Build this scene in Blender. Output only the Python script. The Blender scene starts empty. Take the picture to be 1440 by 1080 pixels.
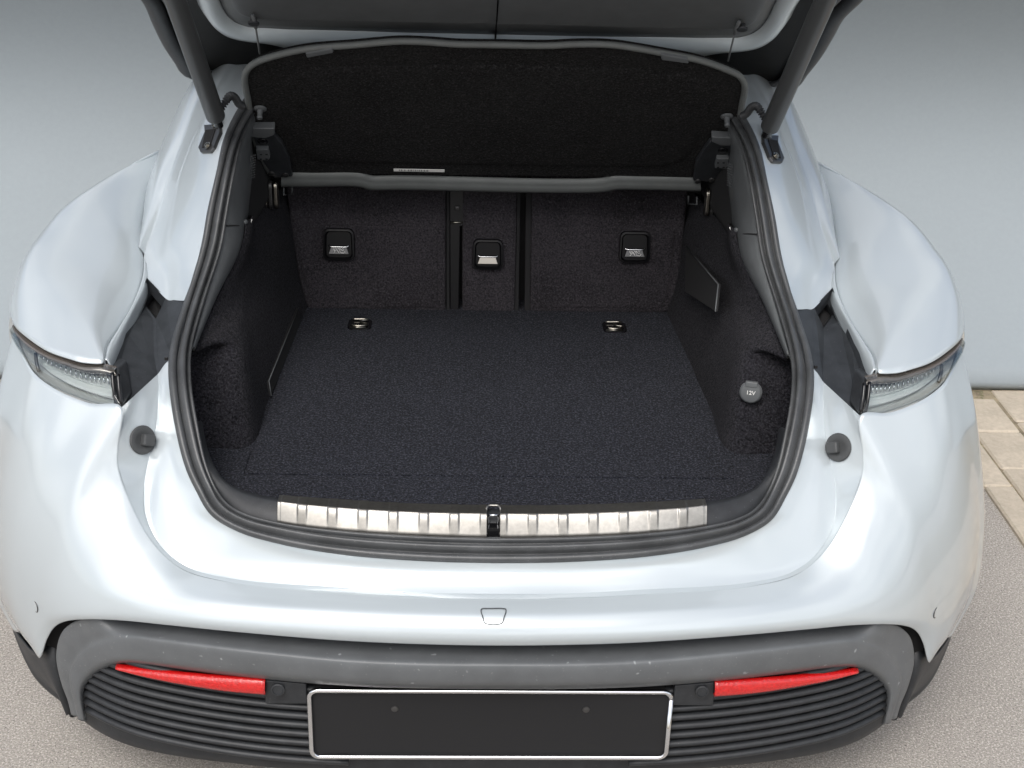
import bpy, bmesh, math, random
import numpy as np
from mathutils import Vector, Matrix
random.seed(4); rng = np.random.default_rng(4)
scn = bpy.context.scene
COL = scn.collection
# ------------------------------------------------------------------ camera
F, CX, CY = 1900.0, 720.0, 490.0            # focal length and principal point of the photograph (1440 px wide)
PITCH, YAW, ROLL = (math.radians(a) for a in (23.807, 2.1305, 1.6106))
EYE = np.array([-.05514, -2.0, 2.0])
_f = np.array([math.sin(YAW)*math.cos(PITCH), math.cos(YAW)*math.cos(PITCH), -math.sin(PITCH)])
_r = np.array([math.cos(YAW), -math.sin(YAW), 0.0]); _u = np.cross(_r, _f)
_r, _u = math.cos(ROLL)*_r+math.sin(ROLL)*_u, -math.sin(ROLL)*_r+math.cos(ROLL)*_u
cam = bpy.data.cameras.new('camera'); camo = bpy.data.objects.new('camera', cam); COL.objects.link(camo)
M = Matrix.Identity(4)
for i in range(3): M[i][0], M[i][1], M[i][2], M[i][3] = _r[i], _u[i], -_f[i], EYE[i]
camo.matrix_world = M
cam.sensor_fit = 'HORIZONTAL'; cam.sensor_width = 36; cam.lens = 36*F/1440; cam.shift_y = -(540-CY)/1440
cam.clip_start = .05; cam.clip_end = 2000
scn.camera = camo
# ------------------------------------------------------------------ light: bright, lightly veiled sky
SUN_EL, SUN_AZ = math.radians(52), math.radians(196)      # azimuth clockwise from +Y: behind the photographer
w = bpy.data.worlds.new('World'); scn.world = w; w.use_nodes = True
nt = w.node_tree; nt.nodes.clear()
sky = nt.nodes.new('ShaderNodeTexSky'); sky.sky_type = 'NISHITA'; sky.sun_disc = False
sky.sun_elevation = SUN_EL; sky.sun_rotation = SUN_AZ; sky.air_density = 1.0; sky.dust_density = 4.0; sky.ozone_density = .6
bg = nt.nodes.new('ShaderNodeBackground'); bg.inputs[1].default_value = .13
wo = nt.nodes.new('ShaderNodeOutputWorld'); tcw = nt.nodes.new('ShaderNodeTexCoord'); nz = nt.nodes.new('ShaderNodeTexNoise'); nz.inputs['Scale'].default_value = 2.2; nz.inputs['Detail'].default_value = 6
nt.links.new(tcw.outputs['Generated'], nz.inputs['Vector'])
rw = nt.nodes.new('ShaderNodeValToRGB'); rw.color_ramp.elements[0].position = .46; rw.color_ramp.elements[1].position = .60; nt.links.new(nz.outputs['Fac'], rw.inputs[0])
hs = nt.nodes.new('ShaderNodeHueSaturation'); hs.inputs['Saturation'].default_value = .18; hs.inputs['Value'].default_value = 2.1; nt.links.new(sky.outputs[0], hs.inputs['Color'])
mw = nt.nodes.new('ShaderNodeMix'); mw.data_type = 'RGBA'; nt.links.new(rw.outputs[0], mw.inputs[0]); nt.links.new(sky.outputs[0], mw.inputs[6]); nt.links.new(hs.outputs[0], mw.inputs[7])
nt.links.new(mw.outputs[2], bg.inputs[0]); nt.links.new(bg.outputs[0], wo.inputs[0])
sl = bpy.data.lights.new('sun', 'SUN'); sl.energy = 1.5; sl.angle = math.radians(34); sl.color = (1, .97, .93)
so = bpy.data.objects.new('sun', sl); COL.objects.link(so)
sd = Vector((math.sin(SUN_AZ)*math.cos(SUN_EL), math.cos(SUN_AZ)*math.cos(SUN_EL), math.sin(SUN_EL)))
so.rotation_euler = sd.to_track_quat('Z', 'Y').to_euler(); so.location = (0, -4, 6)
vs = scn.view_settings; vs.view_transform = 'Standard'; vs.look = 'None'; vs.gamma = 1; vs.use_curve_mapping = False
vs.exposure = 0.0
# ------------------------------------------------------------------ materials
def mat(name, col, rough=.5, metal=0., coat=0., spec=.5, bump=None, mott=None, speck=None, transmission=0., ior=1.45, sheen=0., coat_rough=.03, aniso=0.):
    """col base colour; bump (scale, strength, distance); mott (scale, amount) slow colour drift; speck (scale, threshold, colour, mix) dust or grains"""
    m = bpy.data.materials.new(name); m.use_nodes = True; t = m.node_tree; b = t.nodes['Principled BSDF']; L = t.links.new
    b.inputs['Base Color'].default_value = (*col, 1); b.inputs['Roughness'].default_value = rough; b.inputs['Metallic'].default_value = metal
    b.inputs['Coat Weight'].default_value = coat; b.inputs['Coat Roughness'].default_value = coat_rough
    b.inputs['Specular IOR Level'].default_value = spec; b.inputs['Transmission Weight'].default_value = transmission; b.inputs['IOR'].default_value = ior
    b.inputs['Sheen Weight'].default_value = sheen; b.inputs['Anisotropic'].default_value = aniso
    tc = t.nodes.new('ShaderNodeTexCoord'); cur = None
    def noise(sc, det=3, rgh=.6):
        n = t.nodes.new('ShaderNodeTexNoise'); n.inputs['Scale'].default_value = sc; n.inputs['Detail'].default_value = det; n.inputs['Roughness'].default_value = rgh
        L(tc.outputs['Object'], n.inputs['Vector']); return n.outputs['Fac']
    def ramp(fac, a, bb, ca=(0,0,0), cb=(1,1,1)):
        r = t.nodes.new('ShaderNodeValToRGB'); r.color_ramp.elements[0].position = a; r.color_ramp.elements[1].position = bb
        r.color_ramp.elements[0].color = (*ca, 1); r.color_ramp.elements[1].color = (*cb, 1); L(fac, r.inputs[0]); return r.outputs[0]
    if mott:
        for sc, am in (mott if isinstance(mott, list) else [mott]):
            r = ramp(noise(sc), .3, .7, (1-am,)*3, (1+am,)*3)
            mx = t.nodes.new('ShaderNodeMix'); mx.data_type = 'RGBA'; mx.blend_type = 'MULTIPLY'; mx.inputs[0].default_value = 1
            if cur: L(cur, mx.inputs[6])
            else: mx.inputs[6].default_value = (*col, 1)
            L(r, mx.inputs[7]); cur = mx.outputs[2]
    if speck:
        for sc, th, c, am in (speck if isinstance(speck, list) else [speck]):
            r = ramp(noise(sc, 1), th, th+.05, (0,0,0), (am,)*3)
            mx = t.nodes.new('ShaderNodeMix'); mx.data_type = 'RGBA'
            L(r, mx.inputs[0])
            if cur: L(cur, mx.inputs[6])
            else: mx.inputs[6].default_value = (*col, 1)
            mx.inputs[7].default_value = (*c, 1); cur = mx.outputs[2]
    if cur: L(cur, b.inputs['Base Color'])
    if bump:
        bn = t.nodes.new('ShaderNodeBump'); bn.inputs['Strength'].default_value = bump[1]; bn.inputs['Distance'].default_value = bump[2]
        L(noise(bump[0], 3, .7), bn.inputs['Height']); L(bn.outputs[0], b.inputs['Normal'])
    return m
PAINT = mat('ice_grey_paint', (.465, .515, .542), .30, .20, 1.0, .5, coat_rough=.015, mott=[(3, .015)]); PAINT.node_tree.nodes['Principled BSDF'].inputs['Coat IOR'].default_value = 1.75
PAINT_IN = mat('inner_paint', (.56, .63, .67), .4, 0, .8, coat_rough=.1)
BLACKP = mat('black_plastic', (.022, .024, .027), .48, bump=(900, .25, .0006), mott=(40, .2), speck=[(420, .72, (.16, .16, .16), .5)])
POCKET = mat('pocket_plastic', (.028, .031, .035), .42, bump=(1200, .2, .0005), mott=(30, .25), speck=[(300, .74, (.2, .2, .2), .5)])
SHELFT = mat('shelf_trim', (.115, .123, .121), .5, bump=(1300, .2, .0005), mott=(25, .08))
STRUTM = mat('strut_coat', (.052, .055, .057), .38, bump=(900, .2, .0005), speck=[(70, .78, (.3, .29, .26), .7), (400, .74, (.2, .2, .2), .5)])
GREYP = mat('grey_plastic', (.108, .115, .121), .40, bump=(1100, .3, .0006), mott=(14, .1), speck=[(55, .73, (.42, .44, .45), .5), (300, .73, (.4, .4, .4), .4)])
TRIMP = mat('grey_trim', (.098, .105, .110), .45, bump=(1300, .2, .0005), mott=(25, .08)); STOPM = mat('stop_rubber', (.055, .058, .06), .5, bump=(900, .2, .0005))
RUBBER = mat('seal_rubber', (.058, .061, .064), .34, bump=(600, .25, .0008), mott=(18, .2), speck=[(330, .70, (.2, .2, .19), .55)])
GLOSSB = mat('gloss_black', (.006, .006, .007), .12, spec=.6)
CARPET = mat('carpet_floor', (.0150, .0165, .0230), .95, spec=.10, sheen=.03, bump=(210, 1., .008), mott=[(3, .12), (210, .85)], speck=[(230, .57, (.060, .064, .084), .85), (600, .74, (.2, .2, .2), .7)])
CARPETW = mat('carpet_side', (.0165, .0162, .0200), .95, spec=.10, sheen=.03, bump=(210, 1., .008), mott=[(4, .25), (210, .85)], speck=[(230, .575, (.042, .041, .047), .7)])
CARPETS = mat('carpet_seat', (.030, .0275, .0315), .95, spec=.10, sheen=.03, bump=(230, .9, .006), mott=[(5, .3), (230, .6)], speck=[(250, .60, (.075, .070, .077), .6)])
FELT = mat('shelf_felt', (.0122, .0121, .0123), .95, spec=.10, sheen=.02, bump=(200, 1., .004), mott=[(5, .2), (200, .7)], speck=[(220, .60, (.038, .0375, .038), .7)])
STEEL = mat('brushed_steel', (.40, .385, .355), .42, 1.0, bump=(260, .06, .001), mott=[(9, .12), (120, .10)])
CHROME = mat('chrome', (.75, .76, .78), .08, 1.0)
DARKM = mat('dark_metal', (.10, .10, .10), .35, .8)
LATCHM = mat('latch_metal', (.34, .32, .28), .28, 1.0)
REDL = mat('red_reflector', (.50, .006, .006), .18, spec=.7, bump=(170, .5, .004), mott=[(170, .18)], coat=.8)
CUP = mat('handle_cup', (.005, .005, .006), .38, spec=.25)
WHITE = mat('white_print', (.75, .75, .73), .6)
TYRE = mat('tyre_rubber', (.02, .02, .021), .8, bump=(200, .3, .001))
ALLOY = mat('alloy', (.35, .36, .37), .3, 1.0)
GLASSB = mat('frit_glass', (.006, .006, .006), .5, spec=.15, mott=(30, .3), speck=[(260, .74, (.16, .16, .16), .5)])
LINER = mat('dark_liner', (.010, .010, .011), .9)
ASPHALT = mat('asphalt', (.33, .305, .275), .9, bump=(240, .6, .004), mott=[(1.5, .08), (240, .4)], speck=[(210, .58, (.60, .56, .51), .8), (190, .66, (.07, .063, .058), .8)])
PAVER = mat('paver', (.47, .41, .33), .85, bump=(160, .4, .003), mott=[(4, .10), (60, .10)], speck=[(200, .70, (.25, .2, .15), .5)])
JOINT = mat('joint_sand', (.27, .225, .155), .95, bump=(110, .8, .008), mott=[(20, .4)], speck=[(60, .62, (.14, .15, .07), .7)])
WALLM = mat('backdrop', (.262, .296, .318), .75, mott=[(.8, .02), (60, .02)], bump=(300, .1, .002))
def lens_mat():
    m = bpy.data.materials.new('clear_lens'); m.use_nodes = True; t = m.node_tree; t.nodes.clear()
    o = t.nodes.new('ShaderNodeOutputMaterial'); mx = t.nodes.new('ShaderNodeMixShader'); tr = t.nodes.new('ShaderNodeBsdfTransparent')
    tr.inputs[0].default_value = (.86, .88, .88, 1)
    g = t.nodes.new('ShaderNodeBsdfGlossy'); g.inputs['Roughness'].default_value = .02; fr = t.nodes.new('ShaderNodeLayerWeight'); fr.inputs[0].default_value = .25
    ml = t.nodes.new('ShaderNodeMath'); ml.operation = 'MULTIPLY_ADD'; ml.inputs[1].default_value = .35; ml.inputs[2].default_value = .04; t.links.new(fr.outputs['Facing'], ml.inputs[0]); t.links.new(ml.outputs[0], mx.inputs[0]); t.links.new(tr.outputs[0], mx.inputs[1]); t.links.new(g.outputs[0], mx.inputs[2]); t.links.new(mx.outputs[0], o.inputs[0]); return m
LENS = lens_mat()
REFL = mat('lamp_reflector', (.74, .76, .75), .3, .3, bump=(25, .5, .01))
SMOKE = mat('smoked_strip', (.16, .14, .125), .2, .4, coat=1)
def stripes_mat():
    m = bpy.data.materials.new('barcode_print'); m.use_nodes = True; t = m.node_tree; b = t.nodes['Principled BSDF']; L = t.links.new
    tc = t.nodes.new('ShaderNodeTexCoord'); sx = t.nodes.new('ShaderNodeSeparateXYZ'); L(tc.outputs['Object'], sx.inputs[0])
    n = t.nodes.new('ShaderNodeTexNoise'); n.noise_dimensions = '1D'; n.inputs['Scale'].default_value = 420; n.inputs['Detail'].default_value = 2; L(sx.outputs[0], n.inputs['W'])
    r = t.nodes.new('ShaderNodeValToRGB'); r.color_ramp.interpolation = 'CONSTANT'; r.color_ramp.elements[0].color = (.1, .1, .1, 1); r.color_ramp.elements[1].position = .47; r.color_ramp.elements[1].color = (.6, .6, .58, 1)
    L(n.outputs[0], r.inputs[0]); L(r.outputs[0], b.inputs['Base Color']); b.inputs['Roughness'].default_value = .6; return m
BARCODE = stripes_mat()
# ------------------------------------------------------------------ geometry helpers
def ray(px, py): return _f+_r*(px-CX)/F-_u*(py-CY)/F
def A(px, py, y):                       # survey: the point seen at that pixel standing y metres along the car
    d = ray(px, py); return EYE+d*((y-EYE[1])/d[1])
def AZ(px, py, z):
    d = ray(px, py); return EYE+d*((z-EYE[2])/d[2])
def AP(px, py, p0, n):                  # the point on a known plane of the car
    d = ray(px, py); p0 = np.asarray(p0, float); n = np.asarray(n, float); return EYE+d*(((p0-EYE)@n)/(d@n))
def V3(*a): return np.array(a, float)
def crv(P, n, T=None):
    """smooth curve through points, n samples"""
    P = np.asarray(P, float); k = len(P)
    if k == 1: return np.repeat(P, n, 0)
    if T is None:
        T = np.concatenate([[0], np.cumsum(np.maximum(np.linalg.norm(np.diff(P, axis=0), axis=1), 1e-6)**.6)])
    T = T/T[-1]
    D = np.diff(P, axis=0)/np.diff(T)[:, None]
    m = np.empty_like(P); m[0] = D[0]; m[-1] = D[-1]
    if k > 2:
        h = np.diff(T); m[1:-1] = (D[:-1]*h[1:, None]+D[1:]*h[:-1, None])/(h[1:]+h[:-1])[:, None]
        m[0] = 1.5*D[0]-.5*m[1]; m[-1] = 1.5*D[-1]-.5*m[-2]
    t = np.linspace(0, 1, n); i = np.clip(np.searchsorted(T, t, 'right')-1, 0, k-2)
    h = (T[i+1]-T[i])[:, None]; s = ((t-T[i])[:, None]/h)
    return (2*s**3-3*s**2+1)*P[i]+(s**3-2*s**2+s)*h*m[i]+(-2*s**3+3*s**2)*P[i+1]+(s**3-s**2)*h*m[i+1]
def tpar(G):                            # shared parameter over rows of a control grid (rows, cols, 3), along axis 1
    d = np.linalg.norm(np.diff(G, axis=1), axis=2)**.6
    return np.concatenate([[0], np.cumsum(np.maximum(d.mean(0), 1e-4))])
def patch(G, nu, nv):
    G = np.asarray(G, float)
    T = tpar(G); H = np.stack([crv(row, nu, T) for row in G])            # (rows, nu, 3)
    T2 = tpar(H.transpose(1, 0, 2)); return np.stack([crv(H[:, j], nv, T2) for j in range(nu)], 1)   # (nv, nu, 3)
def loft(curves, nu, nv): return patch([crv(c, nu) for c in curves], nu, nv)
def mirc(G):                            # left half columns ending on the centre line -> whole width
    G = np.asarray(G, float).copy(); G[:, -1, 0] = 0; R = G[:, :-1][:, ::-1].copy(); R[..., 0] *= -1
    return np.concatenate([G, R], 1)
def gridmesh(g):
    nv, nu = g.shape[:2]; v = g.reshape(-1, 3)
    f = [(i*nu+j, i*nu+j+1, (i+1)*nu+j+1, (i+1)*nu+j) for i in range(nv-1) for j in range(nu-1)]
    return v, f
CAR = None
def link(o, parent=None):
    COL.objects.link(o)
    if parent is not None:
        o.parent = parent; o.matrix_parent_inverse = Matrix.Identity(4)
        q = parent; off = Vector((0, 0, 0))
        while q is not None: off += q.location; q = q.parent
        o.location = o.location-off
    return o
def mk(name, v, f, m, parent=None, smooth=True, solid=0., bevel=0., flip=False, sharp=None, side=1):
    v = np.asarray(v, float).copy()
    if flip: v[:, 0] *= -1; f = [tuple(reversed(q)) for q in f]
    me = bpy.data.meshes.new(name); me.from_pydata([tuple(p) for p in v], [], [tuple(q) for q in f]); me.validate()
    me.materials.append(m)
    bm = bmesh.new(); bm.from_mesh(me); bmesh.ops.remove_doubles(bm, verts=bm.verts, dist=1e-6); bm.to_mesh(me); bm.free()
    if smooth:
        me.shade_smooth()
        if sharp is not None: me.set_sharp_from_angle(angle=math.radians(sharp))
    o = bpy.data.objects.new(name, me); link(o, parent)
    if solid:
        s = o.modifiers.new('thickness', 'SOLIDIFY'); s.thickness = solid; s.offset = -side
    if bevel:
        b = o.modifiers.new('edges', 'BEVEL'); b.width = bevel; b.segments = 2; b.limit_method = 'ANGLE'; b.angle_limit = math.radians(35)
    return o
def pair(name, v, f, m, parent=None, **k):           # the same part on both sides of the car
    if parent is None: parent = (CAR, CAR)
    k2 = dict(k)
    return mk(name, v, f, m, parent[0], **k), mk(name, v, f, m, parent[1], flip=True, **k2)
def sheet(name, g, m, parent=None, **k):
    v, f = gridmesh(g); return mk(name, v, f, m, parent if parent is not None else CAR, **k)
def sheets(name, g, m, parent=None, **k):
    v, f = gridmesh(g); return pair(name, v, f, m, parent, **k)
def tube(P, r, seg=10, n=None, caps=True, rfun=None):
    P = crv(P, n) if n else np.asarray(P, float)
    k = len(P); tan = np.gradient(P, axis=0); tan /= np.linalg.norm(tan, axis=1)[:, None]
    up = V3(0, 0, 1) if abs(tan[0][2]) < .9 else V3(0, 1, 0); nn = np.cross(up, tan[0]); nn /= np.linalg.norm(nn); v = []
    for i in range(k):
        nn = nn-tan[i]*(nn@tan[i]); nn /= np.linalg.norm(nn); b = np.cross(tan[i], nn); rr = r*(rfun(i/(k-1)) if rfun else 1)
        for s in range(seg):
            a = 2*math.pi*s/seg; v.append(P[i]+rr*(math.cos(a)*nn+math.sin(a)*b))
    f = [(i*seg+s, i*seg+(s+1) % seg, (i+1)*seg+(s+1) % seg, (i+1)*seg+s) for i in range(k-1) for s in range(seg)]
    if caps: f += [tuple(range(seg))[::-1], tuple((k-1)*seg+s for s in range(seg))]
    return np.array(v), f
def prism(P, d):                        # closed polygon swept along d
    P = np.asarray(P, float); n = len(P); d = np.asarray(d, float)
    v = np.concatenate([P, P+d]); f = [tuple(range(n))[::-1], tuple(range(n, 2*n))]+[(i, (i+1) % n, n+(i+1) % n, n+i) for i in range(n)]
    return v, f
def box(c, s, ax=None):
    c = np.asarray(c, float); hx, hy, hz = [q/2 for q in s]; B = np.eye(3) if ax is None else np.asarray(ax, float)
    v = np.array([c+B.T@V3(x, y, z) for z in (-hz, hz) for (x, y) in ((-hx, -hy), (hx, -hy), (hx, hy), (-hx, hy))])
    return v, [(3, 2, 1, 0), (4, 5, 6, 7), (0, 1, 5, 4), (1, 2, 6, 5), (2, 3, 7, 6), (3, 0, 4, 7)]
def lathe(prof, c, ax, seg=24):         # profile (radius, height) about axis ax from c
    ax = np.asarray(ax, float); ax = ax/np.linalg.norm(ax); up = V3(0, 0, 1) if abs(ax[2]) < .9 else V3(0, 1, 0)
    a = np.cross(up, ax); a /= np.linalg.norm(a); b = np.cross(ax, a); v = []
    for r, h in prof:
        for s in range(seg): t = 2*math.pi*s/seg; v.append(np.asarray(c)+ax*h+r*(math.cos(t)*a+math.sin(t)*b))
    k = len(prof)
    f = [(i*seg+s, i*seg+(s+1) % seg, (i+1)*seg+(s+1) % seg, (i+1)*seg+s) for i in range(k-1) for s in range(seg)]
    f += [tuple(range(seg))[::-1], tuple((k-1)*seg+s for s in range(seg))]
    return np.array(v), f
def join(*parts):
    V, Fc = [], []; o = 0
    for v, f in parts: V.append(np.asarray(v, float)); Fc += [tuple(i+o for i in q) for q in f]; o += len(v)
    return np.concatenate(V), Fc
def rrect(w, h, r, n=5):                # rounded rectangle, 2D
    out = []
    for cx, cy, a0 in ((w/2-r, h/2-r, 0), (-w/2+r, h/2-r, 90), (-w/2+r, -h/2+r, 180), (w/2-r, -h/2+r, 270)):
        for i in range(n+1):
            a = math.radians(a0+90*i/n); out.append((cx+r*math.cos(a), cy+r*math.sin(a)))
    return out
def tag(o, label, cat, kind=None, group=None):
    o['label'] = label; o['category'] = cat
    if kind: o['kind'] = kind
    if group: o['group'] = group
    return o
def struct(o, label=None):
    o['kind'] = 'structure'
    if label: o['label'] = label
    return o
# ================================================================== the setting
v, f = box((0, -397, -.03), (800, 800, .06))
mko = mk('asphalt', v, f, ASPHALT, None, smooth=False); struct(mko, 'pale speckled asphalt ground under and beside the white car'); mko['category'] = 'ground'
# paved strip with kerb stones right of the car
pav = mk('pavement', *box((3.6, 1.0, .002), (4.1, 5.0, .012)), JOINT, None, smooth=False); struct(pav, 'beige paved strip with sandy mossy joints beside the asphalt'); pav['category'] = 'pavement'
def slab_mesh(sx, sy):
    v, f = box((0, 0, 0), (sx, sy, .05)); me = bpy.data.meshes.new('slab'); me.from_pydata([tuple(p) for p in v], [], f); me.materials.append(PAVER)
    bm = bmesh.new(); bm.from_mesh(me); bmesh.ops.bevel(bm, geom=list(bm.edges), offset=.006, segments=1, affect='EDGES'); bm.to_mesh(me); bm.free(); return me
sm_, km_ = slab_mesh(.1545, .2440), slab_mesh(.0875, .340)
def put(name, me, x, y, z, rz=0):
    o = bpy.data.objects.new(name, me); o.location = (x, y, z); o.rotation_euler = (random.uniform(-.008, .008), random.uniform(-.008, .008), rz+random.uniform(-.01, .01)); link(o, pav); return o
for k in range(14): put('kerb_stone', km_, 1.557, 2.04-k*.345, -.011+random.uniform(-.002, .002))
for c in range(6):
    for k in range(18):
        put('paving_slab', sm_, 1.682+c*.158+(.008 if c else 0), 2.08-k*.2505-(.075 if c % 2 == 0 else 0)+(.0), -.010+random.uniform(-.003, .003))
# curved plain backdrop standing on the ground behind the car
zz = np.linspace(0, 1.75, 40); yy = 2.215+.62*(1-(1-zz/.92)**2.)  # curve added so the shading grades from light foot to darker top
g = np.array([[(x, y, z-.001) for x in (-14, -5, 0, 5, 14)] for y, z in zip(yy, zz)])
wl = sheet('backdrop_wall', g, WALLM, pav, solid=.06); wl.parent = None; wl.location = (0, 0, 0); wl.data.flip_normals()
tag(wl, 'plain blue grey backdrop wall rising behind the car', 'wall')
# ================================================================== the car
CAR = bpy.data.objects.new('car', None); CAR.location = (0, 1.0, 0); COL.objects.link(CAR)
tag(CAR, 'white estate car with its tailgate raised showing an empty boot', 'car')
# ---- seal loop (outer and inner edge), left half from the top to the centre of the sill
SO = [(375,100,1.14),(343,143,1.01),(318,190,.905),(305,240,.82),(293,293,.76),(283,347,.70),(260,423,.60),(242,485,.475),(239,527,.39),(247,593,.31),(263,657,.25),(278,690,.222),(297,722,.19),(333,745,.165),(393,763,.14),(480,778,.12),(590,787,.112),(693,790,.11)]
SI = [(395,105,1.22),(365,143,1.09),(343,190,.95),(331,240,.84),(321,293,.78),(312,347,.72),(288,423,.62),(269,490,.50),(268,540,.40),(276,593,.335),(289,655,.275),(304,690,.24),(325,713,.208),(350,725,.19),(393,736,.175),(480,747,.155),(590,754,.147),(693,757,.145)]
so_c = [A(*p) for p in SO]; si_c = [A(*p) for p in SI]
NS = 140
O = crv(so_c, NS); I = crv(si_c, NS); O[-1, 0] = 0; I[-1, 0] = 0
O = np.concatenate([O, (O[:-1]*V3(-1, 1, 1))[::-1]]); I = np.concatenate([I, (I[:-1]*V3(-1, 1, 1))[::-1]])
tan = np.gradient((O+I)/2, axis=0); nrm = np.cross(I-O, tan); nrm /= np.linalg.norm(nrm, axis=1)[:, None]
if nrm[70]@_f > 0: nrm = -nrm
prof = [(-.03,-.004),(.0,.004),(.10,.007),(.20,.0065),(.27,.004),(.31,-.004),(.35,.002),(.42,.012),(.50,.016),(.58,.0155),(.66,.011),(.72,.002),(.75,-.003),(.79,.004),(.86,.009),(.93,.009),(.99,.004),(1.03,-.006),(1.06,-.02)]
g = np.stack([O+(I-O)*w_+nrm*h_ for w_, h_ in prof])
sheet('boot_seal', g, RUBBER)
# ---- sill trim and steel sill plates
TS = [(284,590,.39),(291,625,.335),(303,655,.29),(318,674,.262),(345,687,.243),(393,697,.222),(480,704,.21),(590,710,.203),(693,712,.20)]
QS = [(276,593,.338),(282,625,.306),(289,655,.278),(304,690,.243),(332,716,.208),(393,735,.178),(480,746,.158),(590,753,.150),(693,756,.148)]
ts = [A(*p) for p in TS]; qs = [A(*p) for p in QS]
n1 = 90
TSc, QSc = crv(ts, n1), crv(qs, n1)
mid = TSc*.35+QSc*.65+V3(0, 0, .004)
g0 = np.stack([TSc+V3(0, .012, -.05), TSc+V3(0, .004, -.006), TSc, TSc*.75+QSc*.25+V3(0, 0, .004), mid, QSc+V3(0, 0, -.002), QSc+V3(0, -.006, -.03)])
sheet('sill_trim', mirc(g0-V3(0, 0, .005)), BLACKP, solid=.003, side=-1)
def sill_at(x):                         # edges of the sill at a given x (left half)
    xs = -abs(x); o = []
    for c in (TSc, QSc):
        i = np.argsort(c[:, 0]); o.append(np.array([np.interp(xs, c[i, 0], c[i, k]) for k in range(3)]))
    o[0][0] = o[1][0] = x; return o
xs = np.linspace(-.402, -.0125, 420); rows = []
def rib(x):
    p = ((abs(x)+.012) % .0565)/.0565; return float(np.clip((.5-abs(p-.5)-.32)/.06, 0, 1))
for w_ in np.linspace(0, 1, 26):
    row = []
    for x in xs:
        a, b = sill_at(x); d = b-a; L = np.linalg.norm(d)
        s = .60
        p = a+d*w_; p[2] = (a[2]+.003) if w_ < s else a[2]+.003+(b[2]-a[2]-.001)*((w_-s)/(1-s))**1.15
        fade = np.clip((w_-s+.04)/.12, 0, 1)*np.clip((1-w_)/.25, 0, 1)
        p[2] += .0020*rib(x)*fade+.0006*rib(x)*(w_ < s); p[1] -= .002*rib(x)*fade
        if x < -.396 : p[2] -= .001
        row.append(p)
    rows.append(row)
g = np.array(rows); g = np.concatenate([g[:1]+V3(0, .003, -.012), g, g[-1:]+V3(0, .002, -.010)])
sheets('sill_plate', g, STEEL, solid=.0015, side=-1)
a, b = sill_at(0.0)
arch = [V3(x, 0, 0) for x in (-.0125, -.0125, -.009, 0, .009, .0125, .0125)]
ys = [b[1]+.004, a[1]-.012, a[1]-.006, a[1]-.005, a[1]-.006, a[1]-.012, b[1]+.004]; zs = [b[2]+.004, a[2]+.004, a[2]+.005, a[2]+.005, a[2]+.005, a[2]+.004, b[2]+.004]
st = mk('latch_slot', *tube([V3(p[0], y, z) for p, y, z in zip(arch, ys, zs)], .0022, 8, 30), STEEL, CAR)
mk('latch_well', *box((0, a[1]-.022, a[2]-.045), (.024, .05, .05)), GLOSSB, st, smooth=False)
mk('striker', *tube([V3(-.008, a[1]-.028, a[2]-.02), V3(-.008, a[1]-.028, a[2]-.004), V3(0, a[1]-.03, a[2]-.001), V3(.008, a[1]-.028, a[2]-.004), V3(.008, a[1]-.028, a[2]-.02)], .0026, 8, 24), CHROME, st)
# ---- lower painted flange between the seal and the bumper
rows = [
 [(239,505,.44),(238,540,.385),(246,600,.31),(263,657,.253),(278,690,.225),(297,722,.193),(333,745,.168),(393,763,.143),(480,778,.123),(590,787,.115),(693,790,.113)],
 [(232,512,.435),(232,540,.39),(238,600,.318),(246,660,.262),(256,697,.23),(275,725,.203),(317,751,.172),(385,776,.145),(480,792,.124),(590,801,.112),(693,804,.108)],
 [(225,522,.425),(227,545,.385),(226,603,.325),(222,670,.262),(226,712,.226),(240,755,.19),(277,789,.158),(345,805,.133),(480,815,.105),(590,821,.094),(693,823,.09)],
 [(222,526,.42),(223,548,.385),(219,604,.328),(204,672,.272),(203,717,.233),(222,763,.190),(263,797,.153),(335,815,.124),(480,826,.094),(590,833,.08),(693,835,.076)]]
gA = np.array([[A(*p) for p in r] for r in rows])
C_ = [(171,573,.29),(169,590,.283),(167,625,.265),(167,657,.25),(182,701,.225),(212,758,.185),(253,798,.148),(325,819,.115),(480,833,.08),(590,840,.066),(693,842,.06)]
gC = np.array([A(*p) for p in C_]); gC[:, 2] = gC[:, 2]
full = np.concatenate([gA, [gC]])
gFl = patch(mirc(gA), 180, 24); gFc = patch(mirc(np.stack([gA[-1], gA[-1]*.5+gC*.5, gC])), 180, 8); gFc[0] = gFl[-1]
mk('boot_flange', *join(gridmesh(gFl), gridmesh(gFc)), PAINT, CAR, sharp=22)
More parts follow.
